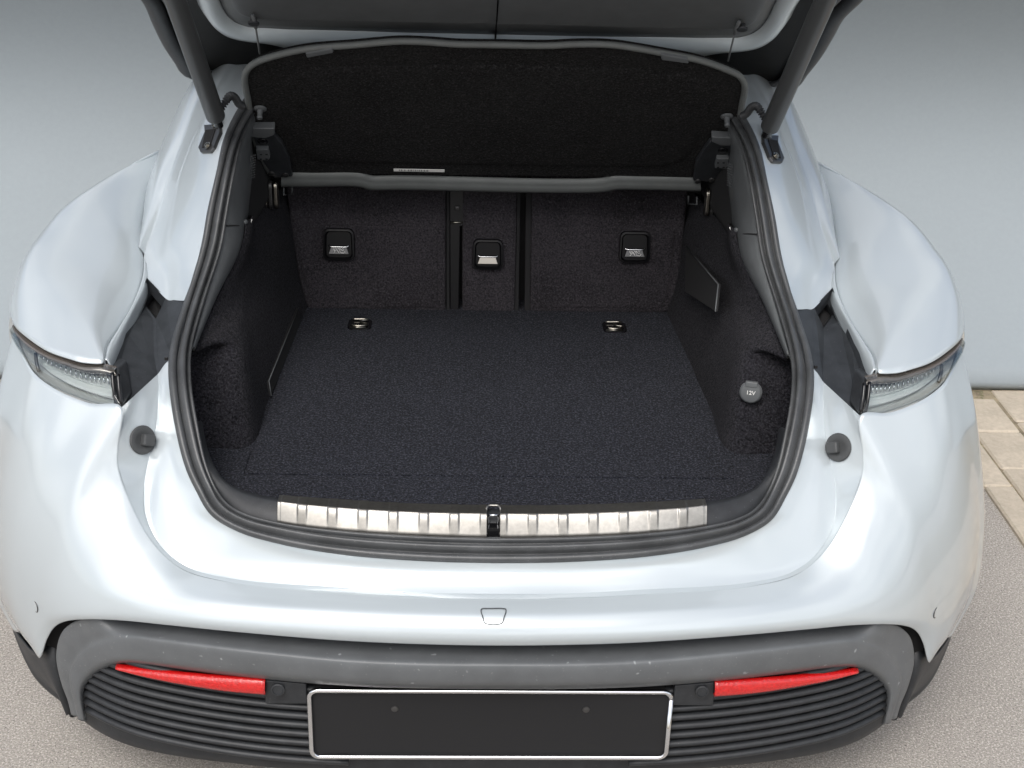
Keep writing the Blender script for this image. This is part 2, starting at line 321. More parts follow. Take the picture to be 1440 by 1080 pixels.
# ---- bumper skin
def Lp(*p): return A(*p)
cols = [
 [(693,842,.06),(693,853,.040),(693,868,.018),(693,886,.003),(693,900,-.002),(693,908,.003)],
 [(590,840,.066),(590,851,.046),(590,866,.024),(590,884,.008),(590,898,.003),(590,906,.008)],
 [(480,833,.08),(478,845,.06),(478,861,.036),(479,879,.02),(480,893,.014),(480,901,.019)],
 [(325,819,.115),(320,834,.09),(318,850,.066),(320,868,.05),(322,881,.044),(323,888,.048)],
 [(253,798,.148),(242,818,.118),(235,838,.095),(232,858,.08),(233,872,.074),(234,879,.078)],
 [(212,758,.185),(195,788,.15),(182,820,.122),(174,846,.105),(173,865,.098),(175,873,.101)],
 [(182,701,.225),(158,750,.18),(138,798,.148),(125,838,.13),(120,863,.125),(123,871,.128)],
 [(167,657,.25),(133,724,.202),(106,785,.170),(90,834,.156),(86,864,.155),(92,874,.158)],
 [(167,625,.265),(120,700,.220),(88,768,.19),(70,828,.18),(67,868,.182),(77,882,.184)],
 [(171,573,.29),(112,668,.24),(72,752,.212),(54,825,.205),(55,880,.205),(66,899,.207)],
 [(127,567,.31),(80,658,.265),(45,742,.242),(35,825,.235),(43,892,.232),(56,925,.232)],
 [(83,550,.34),(48,640,.295),(20,735,.277),(16,825,.275),(28,885,.275),(47,913,.27)],
 [(50,527,.385),(22,620,.34),(0,725,.327),(2,820,.325),(18,872,.325),(37,901,.315)],
 [(33,500,.45),(5,600,.405),(-14,720,.39),(-8,815,.385),(10,862,.38),(27,890,.365)],
 [(22,470,.53),(-7,575,.475),(-22,710,.445),(-15,810,.435),(5,855,.43),(20,882,.41)]]
gB = np.array([[A(*p) for p in c] for c in cols])[::-1].transpose(1, 0, 2)      # (6, 15)
end = np.array([(-.985, .60, .885), (-.998, .625, .75), (-.992, .63, .58), (-.972, .61, .45), (-.955, .59, .37), (-.94, .56, .33)])
gB = np.concatenate([end[:, None], gB], 1)
BUMPER = sheet('bumper', patch(mirc(gB), 300, 70), PAINT, solid=.0035, side=-1)
# ---- fender (rear quarter): sections from the inner gap over the crown to the side
secs = []
gap = [(146,503,.385),(150,483,.435),(163,463,.50),(185,428,.61),(199,388,.71),(201,356,.80),(199,326,.89),(210,270,1.07),(236,213,1.25)]
gp = np.array([A(*p) for p in gap])
sil = np.array([A(17,452,.555), V3(-.975,.60,.938), V3(-.976,.66,.972), V3(-.972,.72,.998), V3(-.965,.79,1.028), V3(-.952,.86,1.042), V3(-.942,.92,1.05), V3(-.894,1.05,1.073), V3(-.80,1.22,1.092)])
tk = np.arange(9); sil[1:, 0] = np.polyval(np.polyfit(tk, sil[:, 0], 3), tk)[1:]; sil[1:, 2] = np.polyval(np.polyfit(tk, sil[:, 2], 3), tk)[1:]
sil[1:4] += np.array([(-.016, 0, .002), (-.020, 0, .006), (-.014, 0, .006)]); sil[4, 0] -= .006
edge0 = [A(*p) for p in [(146,503,.385),(144,510,.370),(122,510,.371),(100,505,.38),(60,490,.42),(25,464,.50),(17,452,.555)]]
secs.append(edge0+[V3(-.985, .60, .885), V3(-.995, .63, .76), V3(-.975, .63, .5)])
for k in range(1, 9):
    I_, S_ = gp[k], sil[k]; lp = lambda a: I_*(1-a)+S_*a
    w_ = np.linalg.norm(S_-I_); up = np.array([.0, .014, .030, .040, .036, .022, 0]); rise = np.array([0, .019, .030, .034, .033, .021, 0])*min(1, w_/.2)
    if k < 3: rise = rise*(.75+.12*k)
    row = []
    for a_, rz in zip((0, .10, .3, .52, .75, .92, 1.0), rise):
        q = lp(a_); q[2] += rz; row.append(q)
    sx = max(-1.012, S_[0]-.028)
    row += [V3(sx, S_[1]+.03, S_[2]-.07), V3(sx-.004, S_[1]+.05, S_[2]-.2), V3(sx+.02, S_[1]+.05, .64 if k > 2 else .52)]
    secs.append(row)
secs.append([V3(-.78, 1.6, 1.05), V3(-.80, 1.6, 1.055), V3(-.82, 1.6, 1.055), V3(-.84, 1.6, 1.05), V3(-.86, 1.6, 1.04), V3(-.88, 1.6, 1.02), V3(-.895, 1.6, .98), V3(-.93, 1.6, .92), V3(-.95, 1.6, .8), V3(-.94, 1.6, .6)])
secs.append([p+V3(.0, .55, -.01) for p in secs[-1]])
gF = np.array([[r_[0]+V3(.004, .0, -.045), r_[0]+V3(.001, 0, -.006)]+list(r_) for r_ in secs])
sheets('fender', patch(gF, 110, 130), PAINT, solid=.003, side=-1)
# ---- upper gutter flange (seal to ridge) and outer pillar
rows = [
 [(205,390,.715),(214,399,.70),(232,419,.655),(246,422,.63),(261,423,.60)],
 [(203,372,.76),(220,378,.735),(235,385,.71),(255,385,.675),(272,385,.65)],
 [(203,356,.80),(223,356,.775),(236,350,.755),(258,350,.72),(283,347,.70)],
 [(222,305,.91),(237,300,.865),(246,293,.845),(268,293,.795),(293,293,.76)],
 [(240,240,1.02),(253,240,.955),(259,236,.93),(281,239,.86),(305,240,.82)],
 [(258,195,1.085),(271,193,1.01),(278,187,.985),(298,190,.935),(318,190,.905)],
 [(277,143,1.15),(292,144,1.075),(301,142,1.07),(322,143,1.03),(343,143,1.01)],
 [(293,110,1.20),(308,110,1.14),(322,108,1.15),(345,104,1.14),(375,100,1.14)],
 [(315,70,1.30),(330,70,1.24),(345,70,1.24),(375,72,1.24),(410,76,1.24)]]
gU = np.array([[A(*p) for p in r] for r in rows])
gG = patch(gU, 50, 120)
k0 = int(np.argmin(np.linalg.norm(gG[:, 0]-gU[2, 0], axis=1))); ridge = gG[k0:, 0]
val = crv([A(*p) for p in [(201,356,.80),(200,318,.92),(209,255,1.09),(231,198,1.22),(262,135,1.26),(281,104,1.28),(305,60,1.36)]], len(ridge))
pG = patch(np.stack([ridge, ridge*.72+val*.28+V3(-.008, .0, .012), ridge*.3+val*.7+V3(-.014, .02, .004), val, val+V3(.0, .06, -.05)]), len(ridge), 24); pG[0] = ridge
pair('gutter_panel', *join(gridmesh(gG), gridmesh(pG.transpose(1, 0, 2)[:, ::-1])), PAINT, None)
# narrow painted strip between fender gap and lamp pocket
pk = np.array([A(*p) for p in [(153,513,.385),(159,493,.43),(170,467,.50),(188,432,.605),(204,394,.70),(205,372,.76)]])
gl = np.array([A(*p) for p in [(147.2,504,.387),(151.2,484,.437),(164.2,464,.502),(186.2,429,.612),(200,389,.712),(202,360,.79)]])
sheets('gap_strip', patch(np.stack([gl+V3(0, .0, -.03), gl+V3(.001, 0, -.006), gl*.5+pk*.5+V3(0, 0, .002), pk, pk+V3(.004, 0, -.03)]), 40, 14), PAINT, solid=.002)
# ---- tail lamps
ft = np.array([A(*p) for p in [(163,518,.372),(144,514,.372),(122,514,.374),(100,509,.384),(60,495,.424),(26,470,.50),(19,458,.55)]])
fb = np.array([A(*p) for p in [(171,571,.292),(148,570,.305),(127,565,.316),(83,548,.346),(50,524,.39),(34,498,.455),(24,471,.528)]])
md = ft*.5+fb*.5+V3(-.006, -.014, .004)
fti, fbi = crv(ft, 60)[7:], crv(fb, 60)[7:]
lens = sheets('tail_lamp', patch(np.stack([ft, md, fb]), 60, 14), LENS, solid=.002)
bk = V3(.006, .036, -.004)
def steps(a, b, n, amp):
    out = []
    for i in range(n):
        t = i/(n-1); out.append(a*(1-t)+b*t+V3(0, -amp if i % 2 else 0, 0))
    return np.stack(out)
v, f = gridmesh(np.repeat(steps(fti, fbi, 9, .012)+bk, 1, 0)); pair('reflector', v, f, REFL, lens, smooth=False)
sh = np.stack([ft+V3(0, .008, .0), ft*.88+fb*.12+V3(-.003, -.002, .002), ft*.76+fb*.24+V3(0, .004, 0), ft*.76+fb*.24+V3(0, .03, 0)])
sheets('light_strip', patch(sh, 50, 10), SMOKE, lens)
sheets('lamp_housing', patch(np.stack([fti+V3(0, .005, .01), fti+bk*1.4, fti*.5+fbi*.5+bk*1.5, fbi+bk*1.4, fbi+V3(0, .006, -.006)]), 40, 16), mat('lamp_body', (.5, .51, .51), .3), lens)
for x0, y0, x1, y1, yy_ in [(166,526,171,568,.325),(158,524,163,566,.335),(50,497,55,522,.43)]:
    a_, b_ = A(x0, y0, yy_), A(x1, y1, yy_-.03); pair('rib', *tube([a_, a_*.5+b_*.5+V3(0, -.004, 0), b_], .0035, 8, 10), GLOSSB if x0 > 60 else DARKM, lens)
pair('lamp_end', *prism([A(152,514,.40), A(166,518,.375), A(174,566,.295), A(171,575,.292), A(166,560,.31), A(160,526,.37)], V3(.004, .05, -.004)), BLACKP, lens, smooth=False, bevel=.003)
lf = crv(ft, 60); lb_ = crv(fb, 60)
pair('optic_fins', *join(*[tube([lf[i_]*.70+lb_[i_]*.30+bk*.55, lf[i_]*.45+lb_[i_]*.55+bk*.6], .0016, 5) for i_ in range(5, 46, 2)]), CHROME, lens)
# ---- black pocket beside each lamp (tailgate lamp seat)
dn = V3(.004, .022, -.012)
Pk = {k: A(*p) for k, p in dict(a=(207,391,.705), b=(233,419,.66), c=(266,421,.605), d=(246,513,.43), e=(222,528,.42), f=(171,576,.296), g=(152,513,.39), h=(170,467,.505), i=(188,432,.61), j=(219,448,.62), k=(203,427,.68), l=(213,414,.705), m=(232,437,.665), g2=(166,520,.405), h2=(181,470,.53), i2=(196,440,.63)).items()}
Pk['l2'], Pk['m2'], Pk['j2'], Pk['k2'] = [Pk[q]+V3(0, .03, -.02) for q in 'lmjk']
nm = list(Pk); ix = {n_: i_ for i_, n_ in enumerate(nm)}
fcs = [tuple(ix[q] for q in t.split()) for t in ('f e j k i2 h2 g2', 'e d c b j', 'b a l m', 'b m j', 'a i i2 k l', 'g h h2 g2', 'h i i2 h2', 'f g2 g', 'l l2 m2 m', 'm m2 j2 j', 'j j2 k2 k', 'k k2 l2 l', 'l2 k2 j2 m2')]
pair('lamp_pocket', np.array([Pk[q] for q in nm]), fcs, POCKET, None, smooth=False, solid=.002, bevel=.003)
hw_ = V3(0, .004, -.003); pair('pocket_hole', *prism([Pk['l2']-hw_, Pk['m2']-hw_, Pk['j2']-hw_, Pk['k2']-hw_], hw_*.5), LINER, None, smooth=False)
pair('pocket_clip', *box(A(234,504,.437), (.006, .006, .006)), GLOSSB, None, smooth=False)
# ---- rubber stops on the flange facets
gs_ = patch(np.stack([gA[-1], gA[-1]*.5+gC*.5, gC]), 120, 24); rr_ = ray(200, 621); w_ = gs_.reshape(-1, 3)-EYE
i0, j0 = np.unravel_index(int(np.argmin(np.linalg.norm(w_-((w_@rr_)/(rr_@rr_))[:, None]*rr_, axis=1))), gs_.shape[:2])
c = gs_[i0, j0]; ax = np.cross(gs_[min(i0+3, 23), j0]-gs_[i0-3, j0], gs_[i0, j0+3]-gs_[i0, j0-3]); ax = ax/np.linalg.norm(ax); ax = -ax if ax@_f > 0 else ax
bs = pair('rubber_stop', *lathe([(.001, .0), (.027, .0), (.028, .003), (.026, .0065), (.019, .0075), (.015, .0055), (.001, .005)], c-ax*.001, ax, 32), STOPM, None, sharp=40)
for s, o in zip((1, -1), bs): pass
cc = c+ax*.011
e1 = V3(.75, .35, -.25); e1 /= np.linalg.norm(e1); nx = ax/np.linalg.norm(ax); e1 -= nx*(e1@nx); e1 /= np.linalg.norm(e1); e2 = np.cross(nx, e1)
pair('stop_block', *box(cc+e1*.006, (.024, .022, .016), np.stack([e1, e2, nx])), STOPM, bs, smooth=False, bevel=.003)
pair('stop_hole', *tube([cc+e1*.0170, cc+e1*.0192], .0050, 12), LINER, bs)
# ---- bumper marks: tow cover outline, parking sensors
def surf_y(px, py, G=patch(gB, 80, 40)):             # bumper surface under a pixel (left half)
    d = ray(px, py); P = G.reshape(-1, 3); w_ = P-EYE; t = w_@d/(d@d); e = np.linalg.norm(w_-t[:, None]*d, axis=1); i = np.argsort(e)[:4]; return (P[i]/1).mean(0), i
def onb(px, py, lift=.0006):
    P, _ = surf_y(px, py); q = A(px, py, P[1]-lift); return q
tl = [(677,857),(710,857)]; 
def bump_y(py):
    R_ = np.array(cols[0], float); P = crv([A(*p) for p in cols[0]], 60); d = [abs((EYE+ray(693, py)*((p[1]-EYE[1])/ray(693, py)[1])-p)[2]) for p in P]; return P[int(np.argmin(d))][1]
ol = []
for px, py in [(681,856),(693,856),(706,856),(711,857),(711.5,860),(709,868),(707,875),(704,877.5),(693,878),(684,877.5),(681,875),(679,868),(676.5,860),(677,857)]: ol.append(A(px, py, bump_y(py))+V3(0, -.0014, .0016))
ol.append(ol[0]); mk('tow_cover_outline', *tube(ol, .0010, 6, 80), mat('shut_line', (.05, .055, .06), .6), CAR)
c = onb(50, 853); ring = []
sn = V3(-.80, -.6, .05); sn /= np.linalg.norm(sn); a1 = np.cross(sn, V3(0, 0, 1)); a1 /= np.linalg.norm(a1); a2 = np.cross(a1, sn)
for i in range(25): t = 2*math.pi*i/24; ring.append(c+.011*(math.cos(t)*a1+math.sin(t)*a2))
pair('parking_sensor', *tube(ring, .0012, 6), DARKM)
# ---- lower grey beam around the grilles
oc = [(693,903,.022),(590,902,.024),(480,897,.034),(323,884,.062),(234,874,.092),(175,868,.115),(132,868,.14),(103,875,.165),(85,893,.185),(79,925,.20),(86,960,.205),(95,985,.21),(100,1005,.215)]
cc1 = [(693,936,-.004),(590,935,-.001),(480,930,.010),(323,914,.042),(234,903,.074),(185,897,.098),(145,900,.128),(120,912,.150),(104,930,.168),(97,950,.178),(100,972,.184),(105,992,.19),(109,1010,.198)]
cc2 = [(693,962,.000),(590,961,.003),(480,957,.013),(350,946,.040),(262,936,.068),(205,929,.09),(165,927,.112),(138,936,.14),(122,948,.156),(112,964,.166),(112,982,.172),(115,998,.178),(118,1014,.188)]
cc3 = [(693,969,.025),(590,968,.027),(480,964,.036),(352,953,.062),(266,943,.09),(210,935,.112),(172,933,.132),(146,941,.158),(130,952,.172),(119,967,.182),(118,984,.188),(120,998,.195),(123,1014,.205)]
gL = np.array([[A(*p) for p in r[::-1]] for r in (oc, cc1, cc2, cc3)])
for k_ in range(6):
    z_ = gL[1][-1-k_][2]+.004; gL[0][-1-k_] = AZ(oc[k_][0], oc[k_][1]-4, z_)
gL = np.stack([gL[0], gL[0]*.5+gL[1]*.5, gL[1]+V3(0, .002, .001), gL[1]*.92+gL[2]*.08+V3(0, -.001, -.001), gL[1]*.5+gL[2]*.5+V3(0, -.003, 0), gL[2], gL[3]])
sheet('lower_beam', patch(mirc(gL), 240, 40), GREYP, solid=.003, side=-1)
# black corner cladding under the flap and a dark panel added as shade in the gap behind it
co = [(20,882,.435),(33,915,.39),(48,943,.345),(65,962,.31),(90,983,.275),(100,1002,.27)]
ci = [(52,915,.275),(60,918,.26),(68,912,.25),(76,935,.235),(89,978,.232),(98,1002,.24)]
go, gi = np.array([A(*p) for p in co]), np.array([A(*p) for p in ci])
sheets('corner_cladding', patch(np.stack([go+V3(.06, .1, -.02), go+V3(-.0, .0, -.012), go, go*.5+gi*.5+V3(-.004, -.004, .002), gi, gi+V3(.03, .05, .01)]), 40, 30), BLACKP, solid=.003, side=-1)
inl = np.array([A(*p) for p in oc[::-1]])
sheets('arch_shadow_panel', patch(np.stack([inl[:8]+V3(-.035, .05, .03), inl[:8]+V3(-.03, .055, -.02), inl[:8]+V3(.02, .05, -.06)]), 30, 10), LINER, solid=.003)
# diffuser panel, grilles, reflectors, plate
dg = [[V3(-.86, .28, z), V3(-.74, .185, z), V3(-.45, .115, z), V3(0, .09, z)] for z in (.50, .40, .30, .21, .165)]
dg += [[V3(-.85, .9, .16), V3(-.74, .9, .16), V3(-.45, .9, .16), V3(0, .9, .16)]]
sheet('diffuser', patch(mirc(np.array(dg)), 80, 30), BLACKP, solid=.004)
for k in range(9):
    z = .400-.021*k
    P = [V3(-.27, .062, z-.02), V3(-.42, .072, z-.015), V3(-.58, .098, z-.006), V3(-.70, .133, z+.002), V3(-.80, .19, z+.008)]
    v, f = tube(P, .0085, 8, 24); v[:, 2] = (v[:, 2]-z)*.75+z; pair('grille_slat', v, f, BLACKP)
rt = [A(*p) for p in [(163,938,.125),(200,943,.108),(260,950,.082),(320,955,.064),(373,958.5,.052)]]
rb = [A(*p) for p in [(164,940,.124),(200,950,.106),(260,962,.079),(320,971,.061),(373,975.5,.050)]]
rt, rb = np.array(rt), np.array(rb)
sheets('reflector', patch(np.stack([rt+V3(0, .01, 0), rt, rt*.5+rb*.5+V3(0, -.003, 0), rb, rb+V3(0, .01, 0)]), 40, 12), REDL, solid=.002)
hb = [A(*p) for p in [(373,957,.056),(430,962,.048),(432,990,.05),(373,990,.06),(373,974,.058)]]
pair('sensor_mount', *prism(hb, V3(0, .02, 0)), BLACKP, None, smooth=False, bevel=.002)
pair('lower_sensor', *lathe([(.001, .0), (.0125, .0), (.0125, .004), (.010, .005), (.009, .003), (.001, .003)], A(391,969,.052), V3(0, -1, .15), 24), BLACKP, None, sharp=40)
c = A(690.5, 972, .045); zt = c[2]; hw = .338; hh = .155
fr = [V3(x, .045, zt-hh/2+z) for x, z in rrect(2*hw, hh, .016, 5)]; fr.append(fr[0])
pf = mk('plate_frame', *tube(fr, .0048, 10), CHROME, CAR)
mk('plate_recess', *prism([V3(x, .05, zt-hh/2+z) for x, z in rrect(2*hw-.006, hh-.006, .014, 5)], V3(0, .02, 0)), LINER, pf, smooth=False)
for sx_ in (-.18, .18): mk('plate_screw', *lathe([(.001, 0), (.007, 0), (.0065, .002), (.003, .003), (.001, .003)], (sx_, .05, zt-.045), (0, -1, 0), 16), DARKM, pf, sharp=40)
# ---- wheels (mostly hidden)
for s in (-1, 1):
    wv, wf = lathe([(.19, -.13), (.30, -.135), (.345, -.12), (.358, -.08), (.36, 0), (.358, .08), (.345, .12), (.30, .135), (.19, .13)], (s*.80, 1.0, .36), (1, 0, 0), 48)
    wh = mk('wheel', wv, wf, TYRE, CAR); mk('rim', *lathe([(.05, .10), (.18, .128), (.235, .133), (.24, .137), (.225, .137), (.20, .10), (.07, .11)], (s*.80, 1.0, .36), (s, 0, 0), 40), ALLOY, wh, sharp=30)
# ================================================================== boot interior
ZF = .665
fl = [(-.46, .215), (-.535, .29), (-.585, .37), (-.62, .46), (-.64, .56), (-.64, 1.36), (.64, 1.36), (.64, .56), (.62, .46), (.585, .37), (.535, .29), (.46, .215)]
FLOOR = mk('load_floor', *prism([V3(x, y, ZF-.02) for x, y in fl], V3(0, 0, .017)), CARPET, CAR, smooth=False)
mk('floor_panel', *prism([V3(x, y, ZF-.002) for x, y in [(-.493, .385), (-.488, .75), (-.484, 1.30), (.484, 1.30), (.488, .75), (.493, .385)]], V3(0, 0, .003)), CARPET, FLOOR, smooth=False, bevel=.0015)
mk('floor_flap', *prism([V3(x, y, ZF-.002) for x, y in [(-.457, .220), (-.53, .295), (-.58, .375), (-.615, .482), (-.497, .482), (-.497, .382), (.497, .382), (.497, .482), (.615, .482), (.58, .375), (.53, .295), (.457, .220)]], V3(0, 0, .0028)), CARPET, FLOOR, smooth=False, bevel=.001)
# side walls
E1 = [[A(344,312,.865), A(353,306,.90), V3(-.558, 1.0, 1.005), V3(-.553, 1.08, .985), V3(-.545, 1.22, .970), V3(-.525, 1.45, .965)],
      [A(340,330,.83), A(349,330,.86), V3(-.552, .95, .968), V3(-.545, 1.05, .95), V3(-.53, 1.2, .93), V3(-.515, 1.45, .92)],
      [A(320,385,.75), A(332,385,.78), V3(-.55, .87, .925), V3(-.54, .97, .91), V3(-.518, 1.15, .88), V3(-.503, 1.45, .87)],
      [A(300,428,.67), A(315,430,.70), V3(-.552, .76, .878), V3(-.542, .88, .865), V3(-.515, 1.1, .83), V3(-.498, 1.45, .80)],
      [A(274,484,.565), A(296,470,.60), V3(-.55, .66, .862), V3(-.538, .80, .845), V3(-.512, 1.06, .79), V3(-.492, 1.45, .76)],
      [A(272,494,.548), A(300,482,.58), V3(-.545, .63, .85), V3(-.532, .77, .83), V3(-.508, 1.04, .77), V3(-.49, 1.45, .745)],
      [V3(-.655, .60, .852), V3(-.600, .612, .850), V3(-.537, .607, .83), V3(-.522, .74, .79), V3(-.504, 1.0, .745), V3(-.485, 1.45, .725)],
      [V3(-.655, .55, .79), V3(-.595, .562, .79), V3(-.526, .560, .77), V3(-.510, .72, .735), V3(-.497, .97, .71), V3(-.475, 1.45, .70)],
      [V3(-.65, .490, .655), V3(-.59, .500, .655), V3(-.508, .508, .655), V3(-.499, .70, .655), V3(-.487, .95, .655), V3(-.462, 1.45, .655)]]
E1[1][0], E1[1][1] = A(340,340,.825), A(350,338,.855)
sheets('side_carpet', patch(np.array(E1), 90, 90), CARPETW, solid=.004)
# pillar trim strip inside the seal
tq = np.array([A(*p) for p in [(395,105,1.22),(365,143,1.09),(343,190,.952),(331,240,.845),(321,293,.785),(312,347,.725),(288,423,.625),(270,488,.51)]])
tt = np.array([A(*p) for p in [(402,105,1.25),(371,145,1.12),(353,195,1.03),(352,243,.98),(346,293,.90),(338,347,.805),(304,420,.675),(273,494,.535)]])
sheets('pillar_trim', patch(np.stack([tq+V3(-.01, 0, -.02), tq+V3(0, .004, 0), tq*.6+tt*.4+V3(.004, -.006, .006), tq*.2+tt*.8+V3(.004, -.004, .004), tt, tt+V3(-.03, .30, -.01)]), 60, 24), TRIMP, solid=.003)
sm = tq[4]*.5+tq[5]*.5; sm2 = tt[4]*.5+tt[5]*.5
pair('trim_seam', *tube([sm+V3(0, -.001, .004), sm*.5+sm2*.5+V3(.005, -.0065, .0065), sm2+V3(0, -.001, .002)], .0016, 6, 10), LINER)
# speaker mesh and inner upper trim
v, f = gridmesh(patch(np.stack([tt[:6]+V3(-.02, .045, -.01), tt[:6]+V3(.0, .16, -.005), tt[:6]+V3(.02, .5, .0)]), 30, 20)); pair('upper_trim', v, f, LINER, None, solid=.003)
mp = []
mparts = []
p0 = A(352, 232, .955)
for i in range(4):
    for j in range(10):
        q = p0+V3(.002-.004*i*.2, .004*i+.004*j*.25, .02-.006*j) + V3(.0035*i-.0006*j, 0, 0); mparts.append(box(q, (.0016, .0016, .0016)))
pair('speaker_mesh', *join(*mparts), TRIMP, None, smooth=False)
pair('trim_label', *prism([A(341,330,.843), A(344,330,.843), A(355,309,.885), A(352.5,308,.885)], V3(0, .001, 0)), WHITE, None, smooth=False)
pair('trim_button', *lathe([(.001, 0), (.006, 0), (.005, .003), (.001, .003)], A(345,312,.862), V3(.8, -.6, .1), 14), TRIMP)
# side slots / net
mk('arch_pocket', *prism([V3(-.490, .735, .668), V3(-.474, 1.17, .668), V3(-.480, 1.17, .705), V3(-.496, .745, .700)], V3(-.004, 0, 0)), LINER, CAR, smooth=False)
mk('pocket_lip', *tube([V3(-.489, .735, .669), V3(-.4945, .745, .701), V3(-.478, 1.17, .706)], .0013, 6), TRIMP, CAR)
# things on the right wall only: strap pocket and power socket
def AX(px, py, x):
    d = ray(px, py); return EYE+d*((x-EYE[0])/d[0])
R1 = [AX(*p) for p in [(964,346,.500),(1010,400,.512),(1006,438,.500),(963,410,.486)]]
o = mk('net_pocket', *prism(R1, V3(.006, 0, 0)), LINER, CAR, smooth=False, bevel=.001)
mk('pocket_edge', *tube([R1[0], R1[1], R1[2]], .0016, 6), TRIMP, o)
sx, sn = A(1056, 551, .537), V3(-.25, -.95, .18); sn /= np.linalg.norm(sn)
sk = mk('power_socket', *lathe([(.001, .0), (.0235, .0), (.0235, .004), (.021, .006), (.0205, .009), (.018, .010), (.001, .010)], sx, sn, 32), TRIMP, CAR, sharp=35)
sa = np.cross(V3(0, 0, 1), sn); sa /= np.linalg.norm(sa); sb = np.cross(sn, sa)
if sa[0] < 0: sa, sb = -sa, sb
sb = sb if sb[2] > 0 else -sb
mk('cap_tab', *box(sx+sn*.006+sb*.018, (.026, .012, .012), np.stack([sa, sb, sn])), TRIMP, sk, smooth=False, bevel=.002)
def text_mesh(name, s, size, origin, ex, ey, m, parent, thick=.0006):
    c = bpy.data.curves.new(name, 'FONT'); c.body = s; c.size = size; c.align_x = 'CENTER'; c.align_y = 'CENTER'; c.extrude = thick
    t = bpy.data.objects.new(name+'_tmp', c); COL.objects.link(t); bpy.context.view_layer.update()
    me = bpy.data.meshes.new_from_object(t.evaluated_get(bpy.context.evaluated_depsgraph_get())); bpy.data.objects.remove(t); bpy.data.curves.remove(c)
    v = np.array([tuple(q.co) for q in me.vertices]); f = [tuple(p.vertices) for p in me.polygons]; bpy.data.meshes.remove(me)
    ez = np.cross(ex, ey); w_ = np.asarray(origin)+v[:, :1]*ex+v[:, 1:2]*ey+v[:, 2:3]*ez
    return mk(name, w_, f, m, parent, smooth=False)
text_mesh('socket_lettering', '12V', .012, sx+sn*.0108, sa, sb, WHITE, sk)
# ---- seat backs
def ps(px, py): return AP(px, py, (0, 1.262, .655), (0, -1, .19))
def seat(name, poly, m, d=.05):
    v, f = prism([ps(*p) for p in poly][::-1], V3(0, d, 0)); return mk(name, v, f, m, CAR, smooth=False, bevel=.010)
sL = seat('seatback', [(400,200),(402,268),(410,330),(420,392),(428,424),(436,439),(448,441),(627,441),(627,200)], CARPETS)
sC = seat('seatback', [(650,190),(650,441),(724,441),(727,330),(728,190)], CARPETS)
sR = seat('seatback', [(748,200),(745,441),(930,441),(943,438),(950,424),(956,392),(962,330),(968,268),(968,200)], CARPETS)
# soft raised pad on the outer seats
for o, poly in ((sL, [(414,324),(428,315),(612,320),(616,330),(616,425),(608,432),(450,434),(437,428),(425,380)]), (sR, [(757,330),(763,320),(940,318),(950,328),(944,380),(936,428),(926,434),(764,432),(757,425)])):
    v, f = prism([ps(*p)+V3(0, -.004, 0) for p in poly][::-1], V3(0, .02, 0)); mk('pad', v, f, CARPETS, o, smooth=False, bevel=.006)
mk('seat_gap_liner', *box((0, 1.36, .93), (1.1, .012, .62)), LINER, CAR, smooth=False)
for o, P in ((sL, [(628,200),(628,440),(632,440),(632,200)]), (sC, [(728,190),(727,330),(724,440),(729,440),(733,190)]), (sR, [(741,200),(738,440),(745,440),(748,200)])):
    v, f = prism([ps(*p)+V3(0, .004, 0) for p in P][::-1], V3(0, .03, 0)); mk('edge_trim', v, f, LINER, o, smooth=False)
lt = [(632,262),(655,262),(655,318),(647,320),(645,440),(633,440)]
v, f = prism([ps(*p)+V3(0, .006, 0) for p in lt][::-1], V3(0, .03, 0)); lb = mk('seat_latch', v, f, CUP, CAR, smooth=False, bevel=.002)
mk('latch_pin', *tube([ps(633,313)+V3(0, .001, 0), ps(651,313)+V3(0, .001, 0)], .0022, 8), LATCHM, lb)
mk('latch_block', *box(ps(643,293)+V3(0, .004, 0), (.012, .01, .01)), DARKM, lb, smooth=False, bevel=.002)
